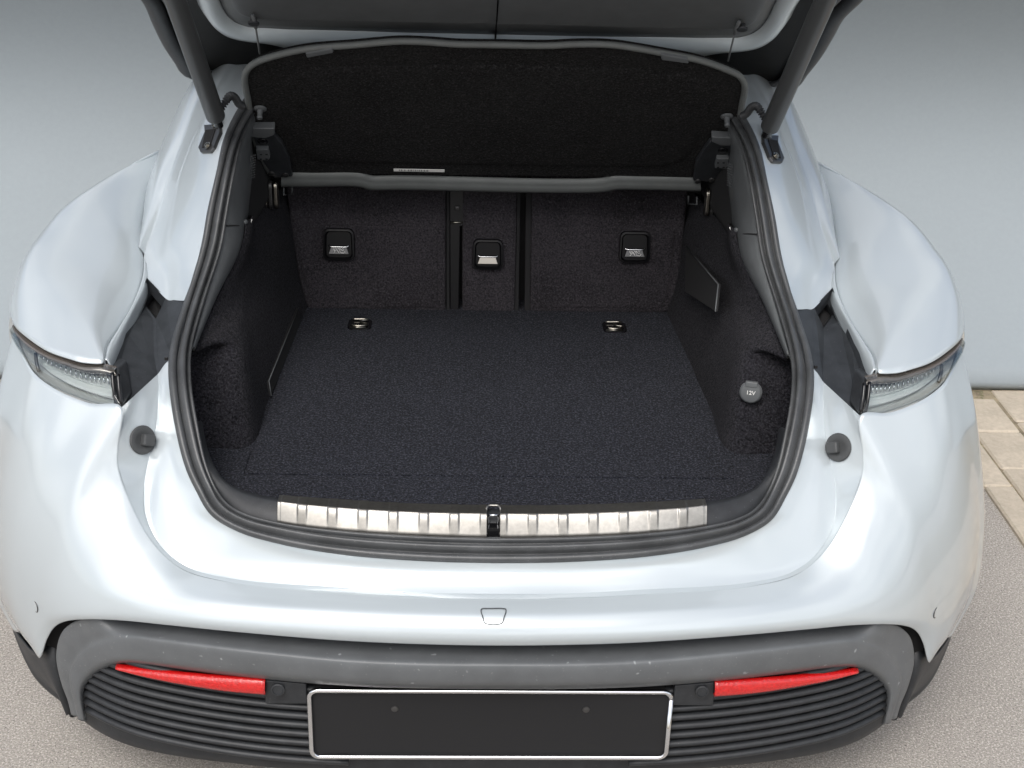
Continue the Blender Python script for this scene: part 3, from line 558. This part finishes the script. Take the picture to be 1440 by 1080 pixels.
# release handles
SN = V3(0, -1, .19)/math.hypot(1, .19); SU = V3(0, .19, 1)/math.hypot(1, .19); SX = V3(1, 0, 0)
def handle(o, px, py, w, h, icon):
    c = ps(px, py)+SN*.013
    oi = rrect(w, h, .014, 5); oi = [(x*(1-.06*(y/h)), y) for x, y in oi]
    def at(x, y, d): return c+SX*x+SU*y+SN*d
    ring = [at(x, y, .004) for x, y in oi]; r2 = [at(x*.90, y*.90, .005) for x, y in oi]; r3 = [at(x*.80, y*.82, -.005) for x, y in oi]; r0 = [at(x*1.05, y*1.05, -.014) for x, y in oi]
    n = len(oi); v = np.array(r0+ring+r2+r3); f = [(k*n+i, k*n+(i+1) % n, (k+1)*n+(i+1) % n, (k+1)*n+i) for k in range(3) for i in range(n)]+[tuple(range(3*n, 4*n))]
    mk('release_bezel', v, f, CUP, o, sharp=40)
    lv = [at(-.020, -.006, .001), at(.020, -.006, .001), at(.026, -.024, .004), at(-.026, -.024, .004)]
    mk('release_lever', *prism(lv, SN*-.004), DARKM if icon else LATCHM, o, smooth=False, bevel=.001)
    mk('lever_edge', *tube([at(-.026, -.002, .001), at(-.022, -.0045, .003), at(0, -.005, .004), at(.022, -.0045, .003), at(.026, -.002, .001)], .0018, 8, 20), CHROME, o)
    if icon:
        st_ = [[(-.014, -.009), (-.012, -.014), (-.009, -.016), (-.006, -.014), (-.007, -.009)], [(-.010, -.009), (-.010, -.020), (-.013, -.021)], [(-.002, -.008), (.003, -.013), (.004, -.020), (.012, -.021), (.016, -.019), (.015, -.016)], [(.002, -.008), (.008, -.014), (.013, -.015)], [(-.004, -.012), (.0, -.020), (.002, -.021)], [(.010, -.008), (.012, -.012)]]
        mk('lever_symbol', *join(*[tube([at(x, y, .0035-.0*y) for x, y in s], .0007, 5) for s in st_]), WHITE, o)
handle(sL, 477, 343, .078, .080, True); handle(sC, 686, 357, .076, .076, False); handle(sR, 892, 347, .078, .080, True)
# ---- tie-down hooks sunk in the floor
for px, py in ((506, 457), (864, 461)):
    c = AZ(px, py, ZF+.001); pl = [V3(c[0]+x, c[1]+y, ZF+.0005) for x, y in rrect(.060, .066, .014, 4)]
    hk = mk('tie_down', *prism(pl, V3(0, 0, .0035)), GLOSSB, CAR, smooth=False, bevel=.001)
    rg = [(-.018, -.018), (-.004, -.022), (.014, -.018), (.020, -.008), (.004, .0), (.0, .010), (.018, .020), (-.02, .022)]
    mk('tie_down_ring', *tube([V3(c[0]+x, c[1]+y, ZF+.008) for x, y in rg], .0030, 8, 40), LATCHM, hk)
    mk('tie_down_bar', *tube([V3(c[0]-.024, c[1]-.026, ZF+.006), V3(c[0]+.018, c[1]-.027, ZF+.006)], .0022, 6), LATCHM, hk)
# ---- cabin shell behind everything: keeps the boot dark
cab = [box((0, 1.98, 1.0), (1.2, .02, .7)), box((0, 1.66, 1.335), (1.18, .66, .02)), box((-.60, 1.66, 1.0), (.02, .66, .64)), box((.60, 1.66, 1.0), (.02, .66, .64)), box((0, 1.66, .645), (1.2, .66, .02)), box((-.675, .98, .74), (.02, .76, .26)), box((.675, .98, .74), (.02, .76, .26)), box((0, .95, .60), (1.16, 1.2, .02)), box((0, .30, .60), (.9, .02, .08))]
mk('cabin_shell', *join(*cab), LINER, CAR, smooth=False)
mk('roof', *prism([V3(-.60, 1.24, 1.36), V3(-.66, 2.1, 1.37), V3(.66, 2.1, 1.37), V3(.60, 1.24, 1.36)], V3(0, 0, .03)), PAINT, CAR, smooth=False, bevel=.012)
# ================================================================== parcel shelf
SP = V3(0, 1.2, 1.02); Sn = V3(0, -.38, -.30); Sn = np.cross(V3(1, 0, 0), V3(0, -.30, .38)); Sn /= np.linalg.norm(Sn)
if Sn@_f > 0: Sn = -Sn
def sp(px, py, d=0): return AP(px, py, SP, Sn)+Sn*d
def symp(P): return P
olp = [(381,243),(366,214),(355,180),(349,140),(344,112),(347,98),(358,88),(378,80),(430,68),(500,62),(560,57),(600,58),(640,61),(700,62)]
orp = [(770,63),(815,61),(860,62),(930,73),(985,84),(1022,97),(1040,106),(1047,118),(1043,148),(1036,188),(1022,222),(1006,250)]
outline = [sp(*p) for p in olp+orp]
oc_ = crv(outline, 120)
SH = mk('parcel_shelf', *prism(oc_, -Sn*.014), FELT, CAR, smooth=False); SH['label'] = 'black felt parcel shelf tilted up with grey rubber edge'
mk('shelf_edging', *tube(oc_+Sn*.002, .0075, 10), SHELFT, SH)
bl = [(396,242),(440,243),(510,244),(520,248),(560,248),(850,251),(860,248),(900,248),(985,250)]
bh = [(396,260),(440,260),(505,260),(520,264),(560,264),(850,267),(868,264),(900,264),(985,266)]
B1 = crv([sp(*p, .006) for p in bl], 60); B2 = crv([sp(*p, .004) for p in bh], 60)
g = np.stack([B1-Sn*.01, B1+Sn*.002, B1*.75+B2*.25+Sn*.002, B1*.66+B2*.34+Sn*.006, B1*.4+B2*.6+Sn*.011, B1*.1+B2*.9+Sn*.006, B2, B2-Sn*.012])
sheet('shelf_bar', g, SHELFT, SH)
pz = [(398,112),(420,96),(500,92),(700,90),(900,96),(975,104),(1000,116),(996,150),(978,205),(962,226),(930,232),(850,232),(700,230),(520,227),(450,226),(432,218),(418,190),(402,140)]
pzc = np.array([sp(*p) for p in pz]); cen = pzc.mean(0); n = len(pz)
v = np.concatenate([pzc+Sn*.0005, pzc+(cen-pzc)*.02+Sn*.005, pzc+(cen-pzc)*.06+Sn*.0065]); f = [(k*n+i, k*n+(i+1) % n, (k+1)*n+(i+1) % n, (k+1)*n+i) for k in range(2) for i in range(n)]+[tuple(range(2*n, 3*n))]
mk('shelf_pad', v, f, FELT, SH)
c0, ex, ey = sp(589.5, 236, .0075), V3(1, 0, 0), np.cross(Sn, V3(1, 0, 0)); ey = ey if ey[2] > 0 else -ey
lab = mk('shelf_label', *box(c0, (.122, .0105, .0008), np.stack([ex, ey, Sn])), WHITE, SH, smooth=False)
mk('label_barcode', *box(c0+V3(-.012, 0, 0)+Sn*.0006, (.072, .0065, .0006), np.stack([ex, ey, Sn])), BARCODE, SH, smooth=False)
for s, d in ((1, dict(peg=(366,151), br=[(353,170),(387,170),(387,179),(374,184),(354,182)], plate=[(355,184),(386,183),(398,196),(408,218),(412,242),(386,244),(371,222)], hole=(370,192), clip=[(361,198),(378,198),(381,210),(378,213),(363,212)], s1=(383,237), s2=(402,239), hg=(384,262), hook=(404,268), tab=[(430,69),(469,62),(469,69),(432,76)])),
             (-1, dict(peg=(1022,162), br=[(1000,182),(1034,184),(1031,195),(1012,194),(1000,189)], plate=[(998,192),(1031,196),(1022,222),(1004,250),(974,248),(978,222),(990,202)], hole=(1016,205), clip=[(1007,211),(1024,211),(1022,225),(1004,224),(1005,219)], s1=(1000,246), s2=(981,248), hg=(998,273), hook=(975,281), tab=[(928,70),(967,77),(968,84),(930,79)]))):
    c = sp(*d['peg'], .002); dn_ = Sn+V3(0, -.1, -.5); mk('shelf_peg', *lathe([(.001, 0), (.0145, 0), (.0145, .003), (.0125, .005), (.0065, .006), (.006, .020), (.007, .022), (.006, .026), (.004, .024)], c, dn_, 20), TRIMP, SH, sharp=40)
    mk('bracket_cap', *prism([sp(*p, .022) for p in d['br']][::-1], -Sn*.02), TRIMP, SH, smooth=False, bevel=.002)
    mk('bracket_plate', *prism([sp(*p, .014) for p in d['plate']][::-1], -Sn*.013), BLACKP, SH, smooth=False, bevel=.003)
    mk('bracket_hole', *lathe([(.001, 0), (.012, 0), (.011, .002), (.001, .001)], sp(*d['hole'], .0142), Sn, 20), GLOSSB, SH)
    ck = mk('bracket_clip', *prism([sp(*p, .026) for p in d['clip']][::-1], -Sn*.014), TRIMP, SH, smooth=False, bevel=.0015)
    px, py = np.mean(d['clip'], 0)
    mk('clip_slots', *join(*[box(sp(px+i*4-0, py+j*3.2+1.5, .0262), (.0052, .0036, .001), np.stack([V3(1, 0, 0), ey, Sn])) for i in (-1, 1) for j in (-1, 1)]), LINER, SH, smooth=False)
    for q in (d['s1'], d['s2']): mk('bracket_screw', *lathe([(.001, .0), (.008, 0), (.0075, .003), (.003, .0045), (.001, .0045)], sp(*q, .014), Sn, 16), DARKM, SH, sharp=40)
    hc = sp(*d['hg'], .01)
    for k in range(3):
        oi = [hc+Sn*.04+V3((k-1)*.0125-.0045, 0, .022)+V3(0, y_, z_) for y_, z_ in rrect(.030, .070, .014, 5)]
        mk('hinge_disc', *prism(oi, V3(.009, 0, 0)), LATCHM if k != 1 else DARKM, SH, smooth=False, bevel=.002)
    hx, hy = d['hook']; mk('hinge_hook', *tube([sp(hx-5*s, hy-4), sp(hx-5*s, hy+6), sp(hx+7*s, hy+6), sp(hx+7*s, hy-5)], .0022, 6), TRIMP, SH)
    mk('edge_clip', *prism([sp(*p, .012) for p in d['tab']][::-1], -Sn*.016), TRIMP if s < 0 else TRIMP, SH, smooth=False, bevel=.003)
# ================================================================== tailgate
HG = V3(0, 1.20, 1.305); ga = math.radians(33); Gn = V3(0, -math.sin(ga), -math.cos(ga)); Gd = V3(0, -math.cos(ga), math.sin(ga))
def gp_(px, py, d=0): return AP(px, py, HG, Gn)+Gn*d          # d > 0: towards the inside (below)
def gl_(x, s, d=0): return HG+V3(x, 0, 0)+Gd*s+Gn*d
def ts_(px, py, d=0):
    q = AP(px, py, HG+Gn*d, Gn)-HG; return q[0], q@Gd
half = [ts_(*p) for p in [(300,103),(268,96),(256,80),(240,55),(226,25),(213,-5)]]
xe, se = half[-1]
half += [(xe-.015, se+.12), (xe-.01, se+.3), (xe+.03, .95), (xe+.12, 1.02), (-.35, 1.06), (0, 1.07)]
half[0] = (half[0][0], half[0][1])
hp = crv([gl_(x, s) for x, s in half], 70); hp = np.concatenate([hp, (hp[:-1]*V3(-1, 1, 1))[::-1]])
TG = mk('tailgate', *prism(hp*V3(.97, 1, 1)-Gn*.03, -Gn*.02), PAINT, CAR, smooth=False, bevel=.008); TG['label'] = 'raised tailgate with dark inner trim'
mk('window_frit', *prism(hp*V3(.985, 1, 1)+Gn*.0, -Gn*.026), GLASSB, TG, smooth=False)
ed = hp*V3(1.0, 1, 1); ed = ed[2:-2]
mk('gate_edge', *tube(ed+Gn*.004-Gd*.0, .020, 12), BLACKP, TG)
mk('gate_rubber', *tube(ed*V3(.955, 1, 1)+Gn*.010+Gd*.006, .008, 8), RUBBER, TG)
# painted inner frame
fo = [ts_(*p, .008) for p in [(272,-10),(281,12),(296,32),(318,46),(350,53),(372,56),(388,60),(400,64),(430,69),(560,72),(695,72)]]
fi = [ts_(*p, .018) for p in [(304,-10),(311,10),(322,27),(335,36),(352,41),(372,42),(390,43),(410,44),(440,44.5),(560,48),(695,51)]]
fo = [(fo[0][0]-.01, fo[0][1]+.25)]+fo; fi = [(fi[0][0]-.01, fi[0][1]+.25)]+fi
a_ = crv([gl_(x, s, .006) for x, s in fo], 80); b_ = crv([gl_(x, s, .010) for x, s in fi], 80)
g = np.stack([a_-Gn*.012, a_, a_*.7+b_*.3+Gn*.020, a_*.35+b_*.65+Gn*.024, b_+Gn*.012, b_-Gn*.01])
sheet('inner_frame', mirc(g), PAINT_IN, TG)
# trim panel with a ledge and a centre seam: two halves
tp1 = [gl_(x, s, .014) for x, s in fi]; tl_ = [ts_(*p, .030) for p in [(322,-10),(330,8),(340,18),(350,22),(364,25),(385,26),(400,26.5),(420,27),(450,27.5),(560,29),(692,31.5)]]; tl_ = [(tl_[0][0]-.01, tl_[0][1]+.25)]+tl_
L0 = crv(tp1, 60); L1 = crv([gl_(x, s, .026) for x, s in tl_], 60); top = np.array([gl_(p[0]*.97, .98, .030) for p in L1])
L0[-1, 0] = L1[-1, 0] = top[-1, 0] = -.0016
g = np.stack([L0-Gn*.03, L0, L0*.6+L1*.4+Gn*.004, L0*.1+L1*.9+Gn*.003, L1+Gn*.004, L1+Gn*.010+Gd*.004, L1+Gd*.012+Gn*.011, L1*.5+top*.5+Gn*.010, top])
sheets('gate_trim', g, TRIMP, (TG, TG), solid=.003)
mk('trim_seam', *box(gl_(0, .62, .018), (.004, .9, .012), np.stack([V3(1, 0, 0), Gd, Gn])), LINER, TG, smooth=False)
for px in (641, 747): mk('frame_slot', *lathe([(.001, 0), (.018, 0), (.017, .002), (.001, .002)], gp_(px, 58, .018), Gn, 20), LINER, TG)
# cords from the gate to the shelf
for (x0, y0, x1, y1) in ((360, 4, 365, 77), (1034, 12, 1024, 87)):
    a_ = gp_(x0, y0, .045); b_ = sp(x1, y1+2, -.006)
    mk('shelf_cord', *tube([a_, a_*.5+b_*.5, b_], .0021, 7), TRIMP, TG)
    mk('cord_end', *tube([a_+Gd*.04, a_, a_*.85+b_*.15], .0042, 8), TRIMP, TG)
    mk('cord_anchor', *lathe([(.001, 0), (.013, 0), (.012, .01), (.007, .014), (.007, .03), (.012, .032), (.011, .036), (.001, .036)], a_-Gn*.03+V3(.012 if x0 > 700 else -.002, 0, 0)+Gd*.008, Gn, 16), BLACKP, TG, sharp=40)
# ================================================================== struts
lo = A(303, 163, .845); hi = A(243, -10, .57); d_ = (hi-lo)/np.linalg.norm(hi-lo)
st2 = pair('strut', *tube([lo, lo+d_*.004, lo+d_*.5, lo+d_*.62], .0205, 24), STRUTM, None, sharp=50)
pair('strut_end', *tube([lo-d_*.036, lo-d_*.02, lo+d_*.01], .010, 12, 12), GLOSSB, st2)
pb = [(288,176),(299,174),(312,176),(312,186),(302,212),(297,216),(284,216),(282,211),(291,190)]
gn = np.cross(gU[5, 3]-gU[4, 3], gU[4, 4]-gU[4, 2]); gn /= np.linalg.norm(gn); gn = gn if gn@_f < 0 else -gn
gnear = gG.reshape(-1, 3)
def gq(px, py, d=0):                     # the gutter surface under a pixel, lifted by d
    r_ = ray(px, py); w_ = gnear-EYE; t = w_@r_/(r_@r_); e = np.linalg.norm(w_-t[:, None]*r_, axis=1); i_ = np.argsort(e)[:4]
    return A(px, py, gnear[i_][:, 1].mean())+gn*d
ob = [(290,178),(313,177),(313,188),(304,210),(299,216),(285,216),(282,210),(291,188)]
sb_ = pair('strut_bracket', *prism([gq(*p, .008) for p in ob][::-1], -gn*.012), DARKM, None, smooth=False, bevel=.002)
sbm = [(293,186),(307,184),(299,209),(288,211)]
pair('bracket_recess', *prism([gq(*p, .0088) for p in sbm][::-1], -gn*.001), LINER, sb_, smooth=False)
for px, py in ((306, 178.5), (296.5, 208)): pair('bolt', *lathe([(.001, 0), (.0085, 0), (.0085, .002), (.0055, .0025), (.0055, .006), (.003, .006), (.003, .004), (.001, .004)], gq(px, py, .0085), gn, 14), LATCHM, sb_, sharp=40)
pair('clevis', *tube([gq(312, 163, .016), gq(313, 171, .013), gq(312, 180, .006)], .006, 8), DARKM, sb_)
# corrugated cable hose from the strut to the body
hz = [A(*p) for p in [(311,152,.845),(317,143,.85),(323,135,.865),(330,137,.89),(336,146,.915),(342,150,.93)]]
pair('cable_hose', *tube(crv(hz, 130), .0072, 12, rfun=lambda t: 1+.28*math.sin(t*2*math.pi*16)), BLACKP)
